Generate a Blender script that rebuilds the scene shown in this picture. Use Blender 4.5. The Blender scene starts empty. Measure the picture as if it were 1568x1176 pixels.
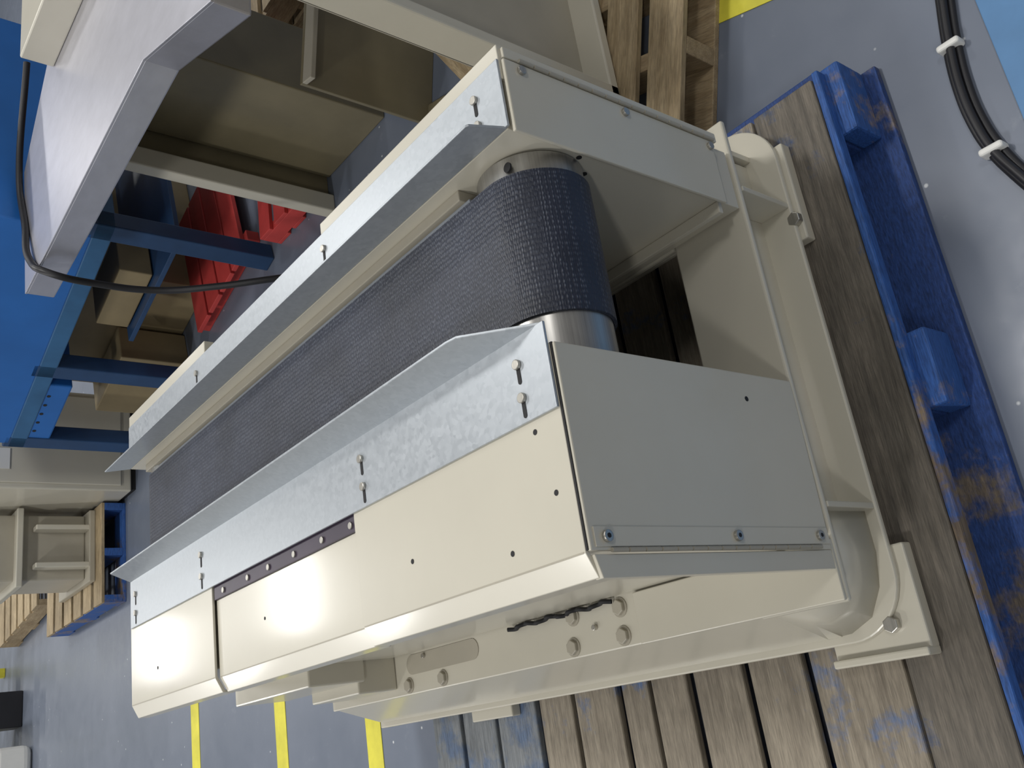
import bpy, math, random
from mathutils import Vector, Matrix, Euler
random.seed(4)
U=0.3            # one model unit = 0.3 m
ZF=3.09          # floor lies this many units under the conveyor top
sc=bpy.context.scene
sc.view_settings.view_transform='Standard'
COL=sc.collection

# ------------------------------------------------------------------ materials
def nt(name):
    m=bpy.data.materials.new(name);m.use_nodes=True
    t=m.node_tree;b=t.nodes['Principled BSDF'];return m,t,b
def noise(t,scale,detail=4,stretch=(1,1,1),rough=.6):
    tc=t.nodes.new('ShaderNodeTexCoord');mp=t.nodes.new('ShaderNodeMapping');mp.inputs['Scale'].default_value=stretch
    n=t.nodes.new('ShaderNodeTexNoise');n.inputs['Scale'].default_value=scale;n.inputs['Detail'].default_value=detail
    n.inputs['Roughness'].default_value=rough
    t.links.new(tc.outputs['Object'],mp.inputs['Vector']);t.links.new(mp.outputs['Vector'],n.inputs['Vector']);return n
def ramp(t,src,stops):
    r=t.nodes.new('ShaderNodeValToRGB');e=r.color_ramp.elements
    while len(e)<len(stops): e.new(.5)
    for i,(p,c) in enumerate(stops):
        e[i].position=p;e[i].color=(*c,1) if len(c)==3 else c
    t.links.new(src,r.inputs['Fac']);return r
def mix(t,fac,a,b):
    m=t.nodes.new('ShaderNodeMix');m.data_type='RGBA'
    if isinstance(fac,(int,float)): m.inputs['Factor'].default_value=fac
    else: t.links.new(fac,m.inputs['Factor'])
    for i,s in ((6,a),(7,b)):
        if isinstance(s,tuple): m.inputs[i].default_value=(*s,1)
        else: t.links.new(s,m.inputs[i])
    return m.outputs[2]
def bump(t,b,src,strength=.2,dist=.01):
    bp=t.nodes.new('ShaderNodeBump');bp.inputs['Strength'].default_value=strength;bp.inputs['Distance'].default_value=dist
    t.links.new(src,bp.inputs['Height']);t.links.new(bp.outputs['Normal'],b.inputs['Normal'])
def paint(name,c,rough=.3,var=.08,scale=6,coat=0,metal=0):
    m,t,b=nt(name)
    n=noise(t,scale,6)
    d=tuple(x*(1-var) for x in c);l=tuple(min(1,x*(1+var*.5)) for x in c)
    r=ramp(t,n.outputs['Fac'],[(.3,d),(.7,l)])
    t.links.new(r.outputs['Color'],b.inputs['Base Color'])
    b.inputs['Roughness'].default_value=rough;b.inputs['Metallic'].default_value=metal
    b.inputs['Coat Weight'].default_value=coat;b.inputs['Coat Roughness'].default_value=.13
    return m
BEIGE=paint('beige_enamel',(.57,.54,.45),.34,.05,3,.4)
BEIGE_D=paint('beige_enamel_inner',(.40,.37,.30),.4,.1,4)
OLIVE=paint('tan_enamel_panel',(.21,.18,.11),.38,.2,3,.2)
TAN=paint('tan_brown_panel',(.30,.235,.13),.5,.2,3)
DARK=paint('black_hole',(.012,.012,.014),.7,.3)
RUB=paint('black_cable_rubber',(.015,.015,.018),.45,.3)
BLUE=paint('blue_machine_paint',(.02,.14,.46),.38,.12,3)
BLUE_D=paint('navy_frame_paint',(.02,.06,.15),.4,.2)
BLUE_F=paint('blue_frame_paint',(.035,.13,.28),.4,.2)
RED=paint('red_paint',(.55,.055,.05),.55,.35,3)
YEL=paint('yellow_floor_tape',(.72,.66,.06),.5,.2,8)
WHITE=paint('white_plastic',(.75,.75,.72),.4,.05)
PURP=paint('purple_anodised_strip',(.05,.036,.06),.4,.3,5)
GREYP=paint('grey_plastic',(.2,.22,.25),.4,.2)
def galv():
    m,t,b=nt('galvanised_sheet')
    tc=t.nodes.new('ShaderNodeTexCoord');v=t.nodes.new('ShaderNodeTexVoronoi');v.inputs['Scale'].default_value=130
    t.links.new(tc.outputs['Object'],v.inputs['Vector'])
    n=noise(t,14,8,(3,1,3))
    c=mix(t,.5,v.outputs['Color'],n.outputs['Color'])
    bw=t.nodes.new('ShaderNodeRGBToBW');t.links.new(c,bw.inputs[0])
    r=ramp(t,bw.outputs[0],[(.25,(.43,.465,.50)),(.75,(.50,.535,.57))])
    t.links.new(r.outputs['Color'],b.inputs['Base Color'])
    rr=ramp(t,bw.outputs[0],[(.2,(.34,.34,.34)),(.8,(.44,.44,.44))]);t.links.new(rr.outputs['Color'],b.inputs['Roughness'])
    b.inputs['Metallic'].default_value=.6
    return m
GALV=galv()
def steelm(name,c,rough,stretch=(1,40,40),lo=.75):
    m,t,b=nt(name);n=noise(t,8,6,stretch)
    r=ramp(t,n.outputs['Fac'],[(.3,tuple(x*lo for x in c)),(.7,c)])
    t.links.new(r.outputs['Color'],b.inputs['Base Color']);b.inputs['Metallic'].default_value=.85;b.inputs['Roughness'].default_value=rough
    return m
STEEL=steelm('turned_steel',(.44,.43,.41),.34)
STAIN=steelm('stainless_sheet',(.60,.60,.66),.36,(2,1,2),.88)
BOLT=steelm('zinc_bolt',(.55,.53,.48),.35)
def belt():
    m,t,b=nt('woven_rubber_belt')
    tc=t.nodes.new('ShaderNodeTexCoord');mp=t.nodes.new('ShaderNodeMapping');mp.inputs['Scale'].default_value=(1,2.6,2.6)
    v=t.nodes.new('ShaderNodeTexVoronoi');v.inputs['Scale'].default_value=110;v.inputs['Randomness'].default_value=.35
    t.links.new(tc.outputs['Object'],mp.inputs['Vector']);t.links.new(mp.outputs['Vector'],v.inputs['Vector'])
    r=ramp(t,v.outputs['Distance'],[(.0,(.21,.235,.28)),(.16,(.075,.087,.12)),(.42,(.019,.024,.042))])
    n=noise(t,4,6)
    r2=ramp(t,n.outputs['Fac'],[(.35,(.65,.65,.65)),(.65,(1.2,1.2,1.2))])
    mm=t.nodes.new('ShaderNodeMix');mm.data_type='RGBA';mm.blend_type='MULTIPLY';mm.inputs['Factor'].default_value=1
    t.links.new(r.outputs['Color'],mm.inputs[6]);t.links.new(r2.outputs['Color'],mm.inputs[7])
    t.links.new(mm.outputs[2],b.inputs['Base Color'])
    b.inputs['Roughness'].default_value=.42;b.inputs['Specular IOR Level'].default_value=.45
    inv=t.nodes.new('ShaderNodeMath');inv.operation='SUBTRACT';inv.inputs[0].default_value=1;t.links.new(v.outputs['Distance'],inv.inputs[1])
    bump(t,b,inv.outputs[0],.5,.0025)
    return m
BELT=belt()
def wood(name,a,bcol,stretch,blue=0.0,bl=(.03,.12,.42)):
    m,t,b=nt(name)
    n=noise(t,5,8,stretch);n2=noise(t,3.2,8,(1,1,1),.7);n3=noise(t,30,4,stretch);n4=noise(t,2.2,5)
    r=ramp(t,n.outputs['Fac'],[(.25,a),(.75,bcol)])
    g=ramp(t,n3.outputs['Fac'],[(.3,(.5,.5,.5)),(.7,(1.1,1.1,1.1))])
    mm=t.nodes.new('ShaderNodeMix');mm.data_type='RGBA';mm.blend_type='MULTIPLY';mm.inputs['Factor'].default_value=.8
    t.links.new(r.outputs['Color'],mm.inputs[6]);t.links.new(g.outputs['Color'],mm.inputs[7])
    out=mm.outputs[2]
    gp=ramp(t,n4.outputs['Fac'],[(.35,(.55,.54,.53)),(.6,(1,1,1))])
    m2=t.nodes.new('ShaderNodeMix');m2.data_type='RGBA';m2.blend_type='MULTIPLY';m2.inputs['Factor'].default_value=.8
    t.links.new(out,m2.inputs[6]);t.links.new(gp.outputs['Color'],m2.inputs[7]);out=m2.outputs[2]
    if blue>0:
        f=ramp(t,n2.outputs['Fac'],[(max(0,.62-blue*.4),(0,0,0)),(.70-blue*.4,(1,1,1))])
        b2=ramp(t,n3.outputs['Fac'],[(.3,tuple(x*.45 for x in bl)),(.7,tuple(x*1.15 for x in bl))])
        out=mix(t,f.outputs['Color'],out,b2.outputs['Color'])
    t.links.new(out,b.inputs['Base Color']);b.inputs['Roughness'].default_value=.65
    bump(t,b,n3.outputs['Fac'],.3,.004)
    return m
W_X=wood('worn_deck_wood',(.22,.185,.14),(.44,.385,.30),(1,14,14),.14,(.12,.19,.36))
W_XB=wood('dark_worn_deck_wood',(.10,.09,.075),(.27,.235,.19),(1,14,14),.06,(.03,.08,.2))
W_XG=wood('blue_grey_deck_wood',(.18,.20,.22),(.32,.34,.36),(1,14,14),.3,(.14,.2,.32))
W_BL=wood('blue_painted_wood',(.07,.075,.10),(.36,.28,.19),(2,9,9),.58,(.022,.065,.24))
W_BLX=wood('blue_painted_edge_wood',(.12,.09,.07),(.45,.34,.22),(1,10,10),.52,(.035,.12,.40))
W_NEW=wood('fresh_pine',(.34,.24,.13),(.60,.47,.29),(10,1,10))
W_NEWX=wood('fresh_pine_cross',(.32,.23,.12),(.64,.51,.32),(1,10,10))
def floorm():
    m,t,b=nt('blue_grey_epoxy')
    n=noise(t,.9,8);n2=noise(t,9,8,(1,1,1),.7)
    tc=t.nodes.new('ShaderNodeTexCoord');v=t.nodes.new('ShaderNodeTexVoronoi');v.inputs['Scale'].default_value=11
    t.links.new(tc.outputs['Object'],v.inputs['Vector'])
    r=ramp(t,n.outputs['Fac'],[(.3,(.130,.155,.205)),(.7,(.175,.20,.255))])
    sp=ramp(t,v.outputs['Distance'],[(.0,(1,1,1)),(.03,(1,1,1)),(.06,(0,0,0))])
    c=mix(t,sp.outputs['Color'],r.outputs['Color'],(.6,.62,.64))
    sc2=ramp(t,n2.outputs['Fac'],[(.62,(0,0,0)),(.80,(.5,.5,.5))])
    c=mix(t,sc2.outputs['Color'],c,(.32,.35,.39))
    t.links.new(c,b.inputs['Base Color'])
    rr=ramp(t,n2.outputs['Fac'],[(.3,(.3,.3,.3)),(.8,(.5,.5,.5))]);t.links.new(rr.outputs['Color'],b.inputs['Roughness'])
    return m
FLOOR=floorm()
WALL=paint('wall_paint',(.45,.46,.46),.7,.05,.5)

# ------------------------------------------------------------------ mesh helpers (units)
def empty(name,x=0,y=0,z=-ZF,rot=0):
    e=bpy.data.objects.new(name,None);e.location=(x*U,y*U,(z+ZF)*U);e.rotation_euler=(0,0,rot);e.empty_display_size=.05
    COL.objects.link(e);return e
def mesh(name,vs,fs,mat,par=None,bev=0,smooth=False,seg=2):
    me=bpy.data.meshes.new(name);me.from_pydata([(x*U,y*U,z*U) for x,y,z in vs],[],fs);me.validate()
    import bmesh
    bm=bmesh.new();bm.from_mesh(me);bmesh.ops.recalc_face_normals(bm,faces=bm.faces);bm.to_mesh(me);bm.free()
    me.materials.append(mat)
    if smooth:
        for p in me.polygons:p.use_smooth=True
    o=bpy.data.objects.new(name,me);COL.objects.link(o)
    if par: o.parent=par
    if bev:
        md=o.modifiers.new('bevel','BEVEL');md.width=bev*U;md.segments=seg;md.limit_method='ANGLE';md.angle_limit=.6
    return o
def boxg(x0,x1,y0,y1,z0,z1):
    v=[(x,y,z) for z in (z0,z1) for y in (y0,y1) for x in (x0,x1)]
    return v,[(0,1,3,2),(4,6,7,5),(0,4,5,1),(2,3,7,6),(0,2,6,4),(1,5,7,3)]
def box(name,x0,x1,y0,y1,z0,z1,mat,par=None,bev=.008,seg=2):
    v,f=boxg(x0,x1,y0,y1,z0,z1);return mesh(name,v,f,mat,par,bev,False,seg)
def boxes(name,bs,mat,par=None,bev=.008):
    V=[];F=[]
    for b in bs:
        v,f=boxg(*b);k=len(V);V+=v;F+=[tuple(i+k for i in q) for q in f]
    return mesh(name,V,F,mat,par,bev)
def prism(name,poly,ax,lo,hi,mat,par=None,bev=.006,smooth=False,seg=2):
    def P(a,b,c): return {'x':(c,a,b),'y':(a,c,b),'z':(a,b,c)}[ax]
    n=len(poly);V=[P(a,b,lo) for a,b in poly]+[P(a,b,hi) for a,b in poly]
    F=[tuple(range(n)),tuple(range(2*n-1,n-1,-1))]+[(i,(i+1)%n,(i+1)%n+n,i+n) for i in range(n)]
    return mesh(name,V,F,mat,par,bev,smooth,seg)
def cylg(c,ax,r,h,n=20):
    V=[];
    for s in (0,h):
        for i in range(n):
            a=2*math.pi*i/n;p,q=r*math.cos(a),r*math.sin(a)
            V.append({'x':(c[0]+s,c[1]+p,c[2]+q),'y':(c[0]+p,c[1]+s,c[2]+q),'z':(c[0]+p,c[1]+q,c[2]+s)}[ax])
    F=[tuple(range(n)),tuple(range(2*n-1,n-1,-1))]+[(i,(i+1)%n,(i+1)%n+n,i+n) for i in range(n)]
    return V,F
def cyls(name,cs,mat,par=None,bev=0,n=20):
    V=[];F=[]
    for c,ax,r,h in cs:
        v,f=cylg(c,ax,r,h,n);k=len(V);V+=v;F+=[tuple(i+k for i in q) for q in f]
    return mesh(name,V,F,mat,par,bev)
def tube(name,pts,r,mat,par=None,kind='BEZIER'):
    cu=bpy.data.curves.new(name,'CURVE');cu.dimensions='3D';cu.bevel_depth=r*U;cu.bevel_resolution=4
    s=cu.splines.new('BEZIER');s.bezier_points.add(len(pts)-1)
    for p,q in zip(s.bezier_points,pts):
        p.co=(q[0]*U,q[1]*U,q[2]*U);p.handle_left_type=p.handle_right_type='AUTO'
    cu.materials.append(mat);o=bpy.data.objects.new(name,cu);COL.objects.link(o)
    if par:o.parent=par
    return o
def stadium(cx,cy,lx,ly,n=8):
    r=min(lx,ly)/2;pts=[]
    if lx>ly: cs=[(cx+lx/2-r,cy,-90),(cx-lx/2+r,cy,90)]
    else: cs=[(cx,cy+ly/2-r,0),(cx,cy-ly/2+r,180)]
    for x,y,a0 in cs:
        for i in range(n+1):
            a=math.radians(a0+180*i/n);pts.append((x+r*math.cos(a),y+r*math.sin(a)))
    return pts

# ------------------------------------------------------------------ room
fl=box('floor',-40,70,-30,80,-.5,0,FLOOR,None,0)
box('wall_back',-40,70,80,81,0,30,WALL,None,0)
box('wall_right',70,71,-30,80,0,30,WALL,None,0)

# ------------------------------------------------------------------ conveyor
K=empty('belt_conveyor',0,0,0)
def lidprof(z0=0,xi=0.0):
    return [(xi,z0),(-.99,z0),(-1.1,z0-.055),(-1.105,z0-.15),(-1.085,z0-.15),(-1.08,z0-.075),(-.98,z0-.02),(xi,z0-.02)]
prism('drive_lid_front',lidprof(0,0),'y',0,1.92,BEIGE,K,.004)
prism('drive_lid_middle',lidprof(-.03,-.42),'y',1.935,4.14,BEIGE,K,.004)
prism('drive_lid_rear',lidprof(0,0),'y',4.155,6.1,BEIGE,K,.004)
boxes('lid_edge_seam',[(-.992,-.984,.01,1.91,-.01,.0015),(-.992,-.984,1.95,4.13,-.04,-.0285),(-.992,-.984,4.17,6.09,-.01,.0015)],BEIGE_D,K,0)
box('drive_cover_body',-.92,0,.02,6.05,-1.88,-.055,BEIGE,K,.01)
box('lid_slot_strip',-.42,-.30,1.935,4.14,-.052,-.012,PURP,K,.003)
cyls('lid_slot_screws',[((-.375,y,-.012),'z',.022,.012) for y in (1.98,2.35,2.75,3.15,3.5,3.95)],BOLT,K,.003)
cyls('lid_holes',[((x,y,-.001),'z',.014,.003) for x,y in ((-.378,.193),(-.69,.119),(-.884,.488),(-.733,1.34),(-.75,5.4))]+[((-.7,3.3,-.031),'z',.012,.003)],DARK,K)
prism('drive_end_panel',[(0,-.01),(-.985,-.01),(-1.0,-1.83),(-.1,-1.86),(.0,-1.86)],'y',-.025,.0,BEIGE,K,.008)
prism('drive_end_return',[(-1.0,-.03),(-1.105,-.06),(-1.105,-1.83),(-1.0,-1.83)],'y',-.02,.03,BEIGE,K,.005)
cyls('end_panel_hinge',[((-.985,-.032,-.12-i*.107),'z',.011,.097) for i in range(1,16)],BEIGE_D,K,0,12)
box('end_panel_hinge_leaf',-.97,-.88,-.032,-.024,-1.82,-.04,BEIGE,K,.002)
cyls('end_panel_screws',[((-.925,-.052,z),'y',.028,.02) for z in (-.11,-1.02,-1.73)],BOLT,K,.004)
cyls('end_panel_screw_sockets',[((-.925,-.0535,z),'y',.012,.004) for z in (-.11,-1.02,-1.73)],DARK,K,0,6)
cyls('end_panel_holes',[((-.158,-.0265,-1.39),'y',.015,.003)],DARK,K)
box('end_panel_top_gap',-.98,.0,-.012,.004,-.022,-.004,DARK,K,0)
box('skirt_strip_near',-.32,.11,0,6.05,.002,.018,GALV,K,.003)
def upstand(name,xb,xt,h=.2,flare=.12,ramp_=.47):
    t=.014
    A=[(0.02,0.0),(ramp_*.93,h*.96),(ramp_*1.1,h),(5.9+flare,h),(6.05,0.0)]
    n=len(A);V=[]
    for y,z in A:
        x=xb+(xt-xb)*z/h;V.append((x,y,z+.005))
    for y,z in A:
        x=xb+(xt-xb)*z/h;V.append((x+t,y,z+.005))
    F=[tuple(range(n)),tuple(range(2*n-1,n-1,-1))]+[(i,(i+1)%n,(i+1)%n+n,i+n) for i in range(n)]
    return mesh(name,V,F,GALV,K,.003)
upstand('skirt_upstand_near',.10,.18)
upstand('skirt_upstand_far',1.20,1.19,.21,.25,.09)
box('skirt_strip_far',1.205,1.62,0,6.05,.002,.018,GALV,K,.003)
def slots(name,xs,ys):
    for i,y in enumerate(ys):
        for j,x in enumerate(xs):
            prism('%s_slot_%d_%d'%(name,i,j),stadium(x-.04,y,.12,.026),'z',.017,.0205,DARK,K,0)
            cyls('%s_screw_%d_%d'%(name,i,j),[((x,y,.018),'z',.026,.018)],BOLT,K,.004)
slots('near',(-.03,-.2),(.22,1.74,4.3,5.9))
slots('far',(1.5,1.34),(.22,1.95,4.25))
box('idler_cover_body',1.2,1.62,.02,6.05,-1.88,-.0,BEIGE,K,.004)
box('idler_lid_front',1.5,1.72,.0,2.0,-.08,.004,BEIGE,K,.006)
box('idler_lid_rear',1.5,1.74,4.1,6.08,-.08,.004,BEIGE,K,.006)
box('idler_end_panel',1.17,1.62,-.025,.0,-1.70,-.01,BEIGE,K,.008)
box('idler_end_return',1.635,1.7,-.02,.03,-1.76,-.02,BEIGE,K,.006)
cyls('idler_hinge',[((1.628,-.034,-.1-i*.107),'z',.011,.097) for i in range(1,16)],BEIGE_D,K,0,12)
cyls('idler_screws',[((1.57,-.045,z),'y',.026,.02) for z in (-.12,-.9,-1.66)],BOLT,K,.004)
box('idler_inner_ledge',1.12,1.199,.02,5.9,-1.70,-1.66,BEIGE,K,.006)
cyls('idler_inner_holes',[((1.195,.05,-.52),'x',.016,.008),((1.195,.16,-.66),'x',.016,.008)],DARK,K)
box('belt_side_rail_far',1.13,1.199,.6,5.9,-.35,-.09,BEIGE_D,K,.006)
box('belt_side_rail_near',.001,.14,.6,5.9,-.35,-.06,BEIGE,K,.006)
box('slider_bed',.15,1.12,.55,5.6,-.3,-.12,GREYP,K,.004)
r=.30;yc=.34;zc=-.40
def lathe(name,prof,yc,zc,mat,n=64):
    V=[];F=[]
    for x,rr in prof:
        for i in range(n):
            a=2*math.pi*i/n;V.append((x,yc+rr*math.cos(a),zc+rr*math.sin(a)))
    for k in range(len(prof)-1):
        for i in range(n):
            j=(i+1)%n;F.append((k*n+i,k*n+j,(k+1)*n+j,(k+1)*n+i))
    F.append(tuple(range(n)));F.append(tuple((len(prof)-1)*n+i for i in range(n)))
    o=mesh(name,V,F,mat,K,.004,True);return o
lathe('head_drum',[(.02,.285),(.03,.30),(1.18,.30),(1.19,.285)],yc,zc,STEEL)
lathe('tail_drum',[(.02,.285),(.03,.30),(1.18,.30),(1.19,.285)],5.72,zc,STEEL)
cyls('drum_grub_hole',[((1.11,.2,-.125),'z',.028,.01)],DARK,K)
bo=.322;bi=.303;x0,x1=.24,1.06
N=36
path=[]
for i in range(N+1):
    a=math.radians(90+180*i/N);path.append((yc,math.cos(a),math.sin(a)))
for i in range(N+1):
    a=math.radians(270+180*i/N);path.append((5.72,math.cos(a),math.sin(a)))
V=[];n=len(path)
for y,c,s in path:
    for x,rr in ((x0,bo),(x1,bo),(x1,bi),(x0,bi)):
        V.append((x,y+c*rr,zc+s*rr))
F=[]
for i in range(n):
    j=(i+1)%n
    for k in range(4):
        l=(k+1)%4;F.append((i*4+k,j*4+k,j*4+l,i*4+l))
b=mesh('belt',V,F,BELT,K,0,True)
md=b.modifiers.new('es','EDGE_SPLIT');md.split_angle=math.radians(40)
zt=-1.9;zb=-2.50
box('frame_front_plate',-1.28,1.87,.0,.6,zt-.045,zt,BEIGE,K,.018,3)
box('frame_side_plate_near',-1.27,-.7,.605,5.95,zt-.045,zt,BEIGE,K,.012)
box('frame_side_plate_far',1.2,1.87,.605,5.95,zt-.045,zt,BEIGE,K,.012)
box('front_channel_web',-1.2,1.8,.24,.28,zb+.04,zt-.045,BEIGE,K,.004)
def arc(cx,cy,r,a0,a1,n=10):
    return [(cx+r*math.cos(math.radians(a0+(a1-a0)*i/n)),cy+r*math.sin(math.radians(a0+(a1-a0)*i/n))) for i in range(n+1)]
R=.38
fp=arc(-1.49+R,0+R,R,180,270)+arc(2.12-R,R,R,270,360)+[(2.12,6.0),(1.5,6.0),(1.5,.8),(-.8,.8),(-.8,6.0),(-1.49,6.0)]
prism('frame_bottom_flange',fp,'z',zb,zb+.045,BEIGE,K,.012)
# side channel outer skin leans out to the bottom flange
prism('side_channel_web_near',[(-1.262,zt-.046),(-1.22,zt-.046),(-1.22,zb+.045),(-1.44,zb+.045)],'y',.45,5.95,BEIGE,K,.004)
box('side_channel_web_far',1.82,1.862,.2,5.95,zb+.045,zt-.045,BEIGE,K,.004)
V=[];F=[]
tp=[(-1.262,.55),(-1.262,.35),(-1.23,.22),(-1.14,.13),(-1.0,.10),(-.74,.10)]
bt=[(-1.44,.55),(-1.43,.38),(-1.36,.22),(-1.2,.12),(-1.0,.08),(-.74,.08)]
for (x,y),(x2,y2) in zip(tp,bt):
    V+= [(x2,y2,zb+.045),(x,y,zt-.045)]
for i in range(len(tp)-1): F.append((2*i,2*i+1,2*i+3,2*i+2))
cw=mesh('corner_web',V,F,BEIGE,K,0,True);md=cw.modifiers.new('s','SOLIDIFY');md.thickness=.01
def gus(name,x):
    prism(name,[(.0,zt-.05),(.24,zt-.05),(.24,zb+.045),(.01,zb+.045)],'x',x-.018,x+.018,BEIGE,K,.006)
gus('gusset_right',1.36);gus('gusset_left',-.73)
box('rear_channel_web',-1.2,1.8,5.7,5.75,zb+.045,zt-.05,BEIGE,K,.01)
box('side_flange_cap',-1.272,-.93,.004,1.57,zt+.001,zt+.03,BEIGE,K,.008)
HB=((-.98,2.22),(-1.0,1.73),(-1.19,2.26),(-1.19,1.74),(-1.19,4.49),(-1.19,3.95))
cyls('flange_hex_bolts',[((x,y,zt),'z',.055,.035) for x,y in HB],BEIGE_D,K,.006,6)
cyls('flange_washers',[((x,y,zt),'z',.068,.008) for x,y in HB],BEIGE_D,K)
cyls('flange_small_bolts',[((x,y,zt),'z',.02,.03) for x,y in ((-1.09,2.0),(-.97,4.2))],BOLT,K,.003)
tube('side_edge_trim',[(-.95+.01*math.sin(i*1.3),1.78+i*.06,-1.86+(.018 if i%2 else -.018)) for i in range(20)],.016,DARK,K)
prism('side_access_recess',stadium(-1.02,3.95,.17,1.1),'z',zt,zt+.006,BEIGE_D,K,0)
box('rear_side_bracket',-1.1,-.5,4.65,6.2,-1.55,-1.0,BEIGE,K,.015)
box('rear_bracket_leg',-1.2,-.9,4.7,5.6,zt,-1.5,BEIGE,K,.015)
for nm,x0_,x1_,y0_,y1_ in (('foot_a',-1.58,-.97,-.07,.56),('foot_b',1.1,1.85,-.04,.56),('foot_c',-1.58,-.97,3.85,4.45),('foot_d',1.2,1.9,3.85,4.45)):
    box(nm+'_plate',x0_,x1_,y0_,y1_,-2.60,zb,BEIGE,K,.012)
box('foot_a_lip',-1.62,-1.57,-.07,.56,-2.6,zb+.05,BEIGE,K,.012)
cyls('foot_bolts',[((-1.42,.12,zb),'z',.05,.05),((1.25,.0,zb),'z',.05,.05)],BOLT,K,.005,6)

# ------------------------------------------------------------------ main pallet
P=empty('wooden_pallet',0,0,-ZF)
top=.49;th=.07
ys=[(-.33,.175),(.20,.83),(.89,1.32),(1.39,1.83),(1.9,2.25),(2.3,2.58),(2.64,3.13),(3.19,3.6),(3.66,4.2),(4.26,4.75),(4.8,5.25)]
for i,(a,c) in enumerate(ys):
    x0_,x1_=-2.75+random.uniform(-.03,.03),2.24+random.uniform(-.03,.03)
    mt=W_XB if i==0 else (W_X if i<8 else W_XG)
    o=box('deck_board_%d'%i,x0_,x1_,a,c,top-th,top-.001-.008*(i%2),mt,P,.014)
for i,(x0_,x1_) in enumerate(((1.75,2.3),(-.22,.28),(-2.75,-2.2))):
    box('stringer_%d'%i,x0_,x1_,-.34,5.2,.07,top-th,W_BL,P,.015)
    box('stringer_block_%d'%i,x0_,x1_,-.50,-.345,.07,top-.10,W_BLX,P,.02,2)
for i,(a,c) in enumerate(((-.60,-.1),(1.2,1.6),(2.4,2.8),(3.6,4.0),(4.8,5.2))):
    box('bottom_board_%d'%i,-2.75,2.3,a,c,.0,.068,W_BL,P,.012)
box('front_edge_board',-2.75,2.26,-.39,-.335,top-.11,top-.006,W_BLX,P,.015,2)

# ------------------------------------------------------------------ background
def pallet(name,x,y,rot,w,l,h,nb,md,ms,z=-ZF):
    e=empty(name,x,y,z,rot);bw=l/nb*.78
    for i in range(nb):
        yy=i*(l-bw)/(nb-1);box('deck_%d'%i,0,w,yy,yy+bw,h-.06,h,md,e,.008)
    for i in range(3):
        xx=i*(w-.15)/2;box('runner_%d'%i,xx,xx+.15,0,l,.06,h-.06,ms,e,.008)
    for i in range(3):
        yy=i*(l-bw)/2;box('base_%d'%i,0,w,yy,yy+bw,0,.06,ms,e,.008)
    return e
pallet('pine_pallet',2.5,.85,math.radians(-18),1.6,2.4,.46,5,W_NEWX,W_NEW)
e=empty('floor_marking_tape',3.3,-.3,-ZF,math.radians(-18));box('strip',0,.3,-.1,.95,0.001,.008,YEL,e,0)
for y in (7.24,9.7,12.85):
    e=empty('floor_marking_tape',0,0);box('strip',-4.5,1.2,y-.17,y+.17,.001,.008,YEL,e,0)
H=empty('beige_electrical_enclosure',3.2,1.3,-2.6)
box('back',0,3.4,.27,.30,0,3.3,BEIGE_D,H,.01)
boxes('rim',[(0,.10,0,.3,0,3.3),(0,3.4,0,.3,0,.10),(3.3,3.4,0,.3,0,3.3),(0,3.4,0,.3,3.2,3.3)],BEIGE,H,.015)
boxes('stand',[(2.9,3.2,.05,.25,-.49,0)],BEIGE,H,.01)
T=empty('tan_steel_cabinet',0,0,0)
box('post',5.35,5.62,6.95,7.15,-ZF,.05,BEIGE,T,.02)
box('side_panel',5.62,7.5,7.1,7.2,-ZF,.05,OLIVE,T,.01)
box('lower_body',5.95,6.95,5.5,7.05,-ZF,.04,OLIVE,T,.02)
box('top_rail',5.4,7.6,6.95,7.15,-.12,.06,BEIGE,T,.02)
TP=empty('tan_sheet_panel',5.2,4.55,-ZF,math.radians(-15))
box('sheet',0,1.5,0,.06,.0,1.7,OLIVE,TP,.01);box('sheet_fold',0,.25,-.35,0,.0,.06,OLIVE,TP,.01);box('sheet_top',0,1.5,-.2,0,1.64,1.7,BEIGE_D,TP,.01)
pallet('timber_skid',4.95,2.35,math.radians(30),1.3,.95,.4,3,W_NEWX,W_NEW)
S=empty('stainless_control_enclosure',0,0,0)
poly=[(4.0,2.67),(4.61,4.27),(4.33,8.83),(6.3,9.1),(7.8,7.3),(7.6,2.4)]
prism('housing',poly,'z',.065,.4,STAIN,S,.02)
prism('lid_edge',[(x+.0,y) for x,y in poly],'z',.385,.41,STAIN,S,.005)
boxes('stand_legs',[(7.0,7.2,3.0,3.2,-ZF,.07),(7.3,7.5,6.7,6.9,-ZF,.07)],BEIGE,S,.01)
box('beige_corner_box',6.95,9.0,6.1,7.6,.41,.8,BEIGE,S,.02)
C1=empty('power_cable',0,0,0)
tube('cord',[(7.8,8.7,.5),(6.3,9.15,.46),(5.27,8.75,.45),(4.55,8.35,.46),(4.24,8.0,.33),(4.22,8.05,-.26),(4.22,7.97,-.95),(4.22,7.6,-1.6),(4.25,7.24,-2.15),(4.4,6.9,-3.05)],.045,RUB,C1)
pallet('red_pallet',5.72,7.3,math.radians(0),2.3,1.35,.35,3,RED,RED)
RR=empty('red_floor_skid',5.95,9.3,-ZF,math.radians(16))
boxes('slats',[(.0,2.6,y,y+.47,.22,.3) for y in (.1,.62,1.15,1.68)],RED,RR,.01);boxes('skids',[(.2,.4,0,2.3,0,.22),(2.1,2.3,0,2.3,0,.22)],RED,RR,.01)
ang=math.atan2(1.6,5.5)
B=empty('blue_press_machine',5.6,8.9,-ZF,ang)
box('body',0,4.5,.2,5.4,2.6,4.4,BLUE,B,.03)
box('lower_panel',.02,1.2,3.7,5.3,2.0,2.62,BLUE,B,.03)
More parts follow.
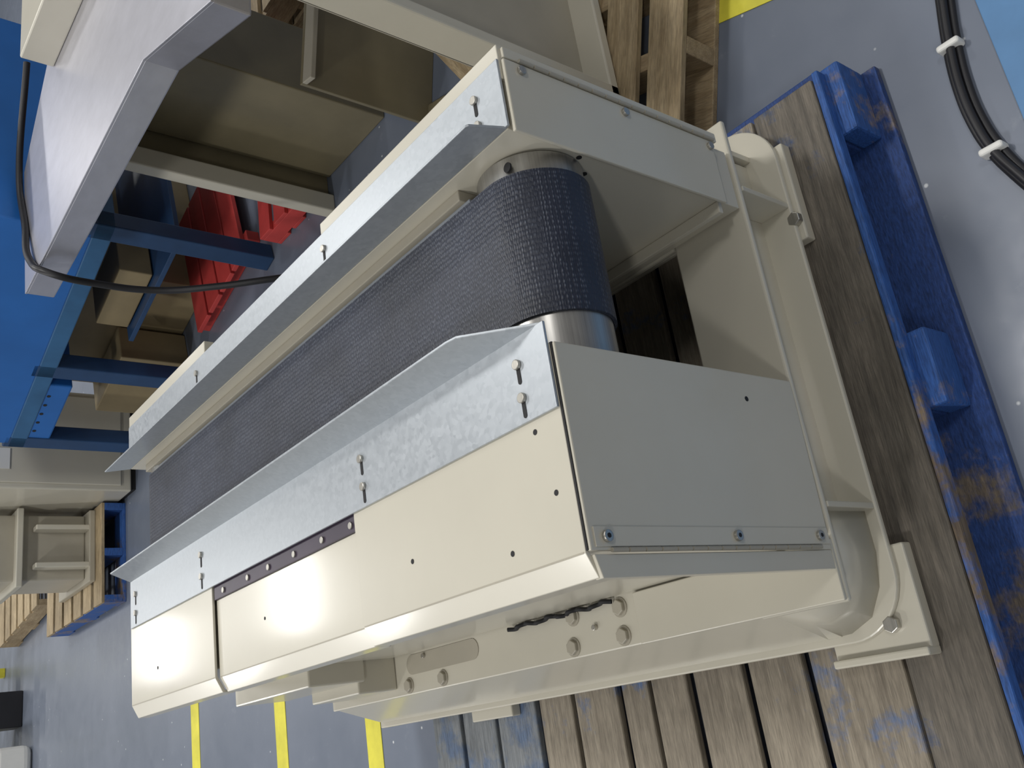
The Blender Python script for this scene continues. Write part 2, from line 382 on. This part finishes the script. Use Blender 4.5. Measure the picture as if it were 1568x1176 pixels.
boxes('legs',[(0,.3,0,.3,0,2.7),(0,.3,3.2,3.5,0,2.7),(4.2,4.5,0,.3,0,2.7),(0,.3,5.2,5.5,0,2.7)],BLUE_D,B,.02)
boxes('rails',[(0,4.5,0,.25,2.35,2.62),(0,.25,0,5.5,2.35,2.62)],BLUE_F,B,.02)
cyls('panel_holes',[((.015,4.0+i*.25,2.3),'x',.03,.01) for i in range(5)],DARK,B)
boxes('inner_cabinet',[(1.5,4.4,2.4,5.4,0,2.2)],TAN,B,.02)
boxes('lower_crate',[(.7,1.4,3.6,5.2,0,1.2),(.5,1.3,1.3,2.6,1.4,1.9)],TAN,B,.02)
boxes('shelf',[(.3,4.2,.3,2.7,1.3,1.38)],BLUE_D,B,.01)
Q=empty('beige_floor_cabinet',3.75,15.6,-ZF)
box('body',0,2.0,0,2.5,.1,4.2,BEIGE,Q,.03);box('plinth',.05,1.95,.05,2.4,0,.1,DARK,Q,0)
box('door',.1,1.9,-.04,0,.3,4.0,BEIGE,Q,.02);box('label',.35,.75,-.06,-.04,2.3,2.8,WHITE,Q,.0)
G=empty('beige_machine_base',2.3,16.8,-2.62)
box('column',0,1.3,.2,1.6,.12,2.0,BEIGE_D,G,.03);box('base_plate',-.1,1.35,-.1,2.2,0,.12,BEIGE_D,G,.02)
prism('bracket',[(-.1,.1),(.6,.1),(.2,1.1),(-.1,1.1)],'x',.2,.3,BEIGE,G,.02)
prism('bracket_b',[(-.1,.1),(.6,.1),(.2,1.1),(-.1,1.1)],'x',.95,1.05,BEIGE,G,.02)
box('top_flange',-.15,1.4,0,1.8,1.3,1.42,BEIGE,G,.02)
pallet('blue_pallet',1.7,16.3,0,2.0,4.2,.47,6,W_NEWX,W_BLX)
pallet('old_pallet',2.6,21.5,.1,3.0,4.0,.47,6,W_NEWX,W_NEW)
pallet('stacked_pallet',8.4,4.6,.05,3,3.4,.47,6,W_NEWX,W_NEW)
pallet('stacked_pallet',8.4,4.7,.02,3,3.3,.47,6,W_NEWX,W_NEW,-ZF+.47)
Z=empty('grey_pipe_bundle',8.7,5.2,-ZF+.94)
cyls('pipes',[((0,i*.32,.16),'x',.15,2.4) for i in range(4)],GREYP,Z)
Y2=empty('safety_barrier',-.6,27.0,-ZF)
boxes('posts',[(0,.25,0,.25,0,3.2),(2.2,2.45,0,.25,0,3.2)],YEL,Y2,.02)
boxes('rails',[(0,2.4,.05,.2,1.0,1.25),(0,2.4,.05,.2,2.2,2.45)],RUB,Y2,.02)
Y3=empty('waste_bin',.1,24.8,-ZF)
prism('bin',[(0,0),(.9,0),(1.0,1.3),(-.1,1.3)],'x',0,.9,RUB,Y3,.03)
prism('bin_rim',[(-.12,1.26),(1.02,1.26),(1.02,1.34),(-.12,1.34)],'x',-.04,.94,RUB,Y3,.02)
Y4=empty('white_bulk_bag',-1.7,23.6,-ZF)
o=box('bag',0,1.3,0,2.6,0,.9,WHITE,Y4,.2,4)
# cable bundle with ties on the floor
C2=empty('floor_cable_bundle',0,0,0)
pts=[(3.4,-1.35),(2.75,-1.22),(2.45,-1.16),(2.09,-1.10),(1.77,-1.07),(1.5,-1.08),(1.27,-1.12),(1.04,-1.2),(.4,-1.5)]
for i,(dx,dy,dz) in enumerate(((0,0,.075),(.02,.035,.028),(.01,-.035,.028))):
    w=[(x+dx+.01*math.sin(k*2+i),y+dy,-ZF+dz) for k,(x,y) in enumerate(pts)]
    tube('cable_%d'%i,w,.028,RUB,C2)
for i,(x,y) in enumerate(((2.09,-1.10),(1.27,-1.12))):
    box('tie_%d'%i,x-.025,x+.025,y-.075,y+.08,-ZF,-ZF+.115,WHITE,C2,.02,3)
M=empty('blue_floor_mat',0,0);prism('mat',[(4,-1.31),(1,-1.33),(-3,-1.5),(-3,-4),(4,-4)],'z',.001,.03,paint('light_blue_mat',(.10,.24,.46),.5,.2,4),M,.005)

# ------------------------------------------------------------------ lights
w=bpy.data.worlds.new('world');sc.world=w;w.use_nodes=True
bg=w.node_tree.nodes['Background'];bg.inputs[0].default_value=(.97,.965,.96,1);bg.inputs[1].default_value=.24
def lamp(x,y,z,p,sx=1.1,sy=.4,rot=0):
    l=bpy.data.lights.new('high_bay_lamp','AREA');l.shape='RECTANGLE';l.size=sx;l.size_y=sy;l.energy=p;l.color=(1,.985,.955)
    o=bpy.data.objects.new('high_bay_lamp',l);o.location=(x,y,z);o.rotation_euler=(0,0,rot);COL.objects.link(o)
for x,kx in ((-4.5,170),(1.7,115),(8,80)):
    for y in (-3.5,1.5,6.5,11.5,17):
        xx=x+2.6 if (x==1.7 and y==6.5) else x
        lamp(xx,y,6.2,kx*(.6 if y<0 else 1.05))
# ------------------------------------------------------------------ camera
cd=bpy.data.cameras.new('camera');cam=bpy.data.objects.new('camera',cd);COL.objects.link(cam)
cd.sensor_width=36;cd.lens=1426/1568*36;cd.clip_start=.01
cx=Vector((-.1484,-.6095,-.7788));cy=Vector((.9301,-.3536,.0995));cz=Vector((-.336,-.7096,.6193))
m=Matrix((cx,cy,cz)).transposed().to_4x4()
m.translation=Vector((-1.613*U,-2.905*U,(2.799+ZF)*U));cam.matrix_world=m
sc.camera=cam
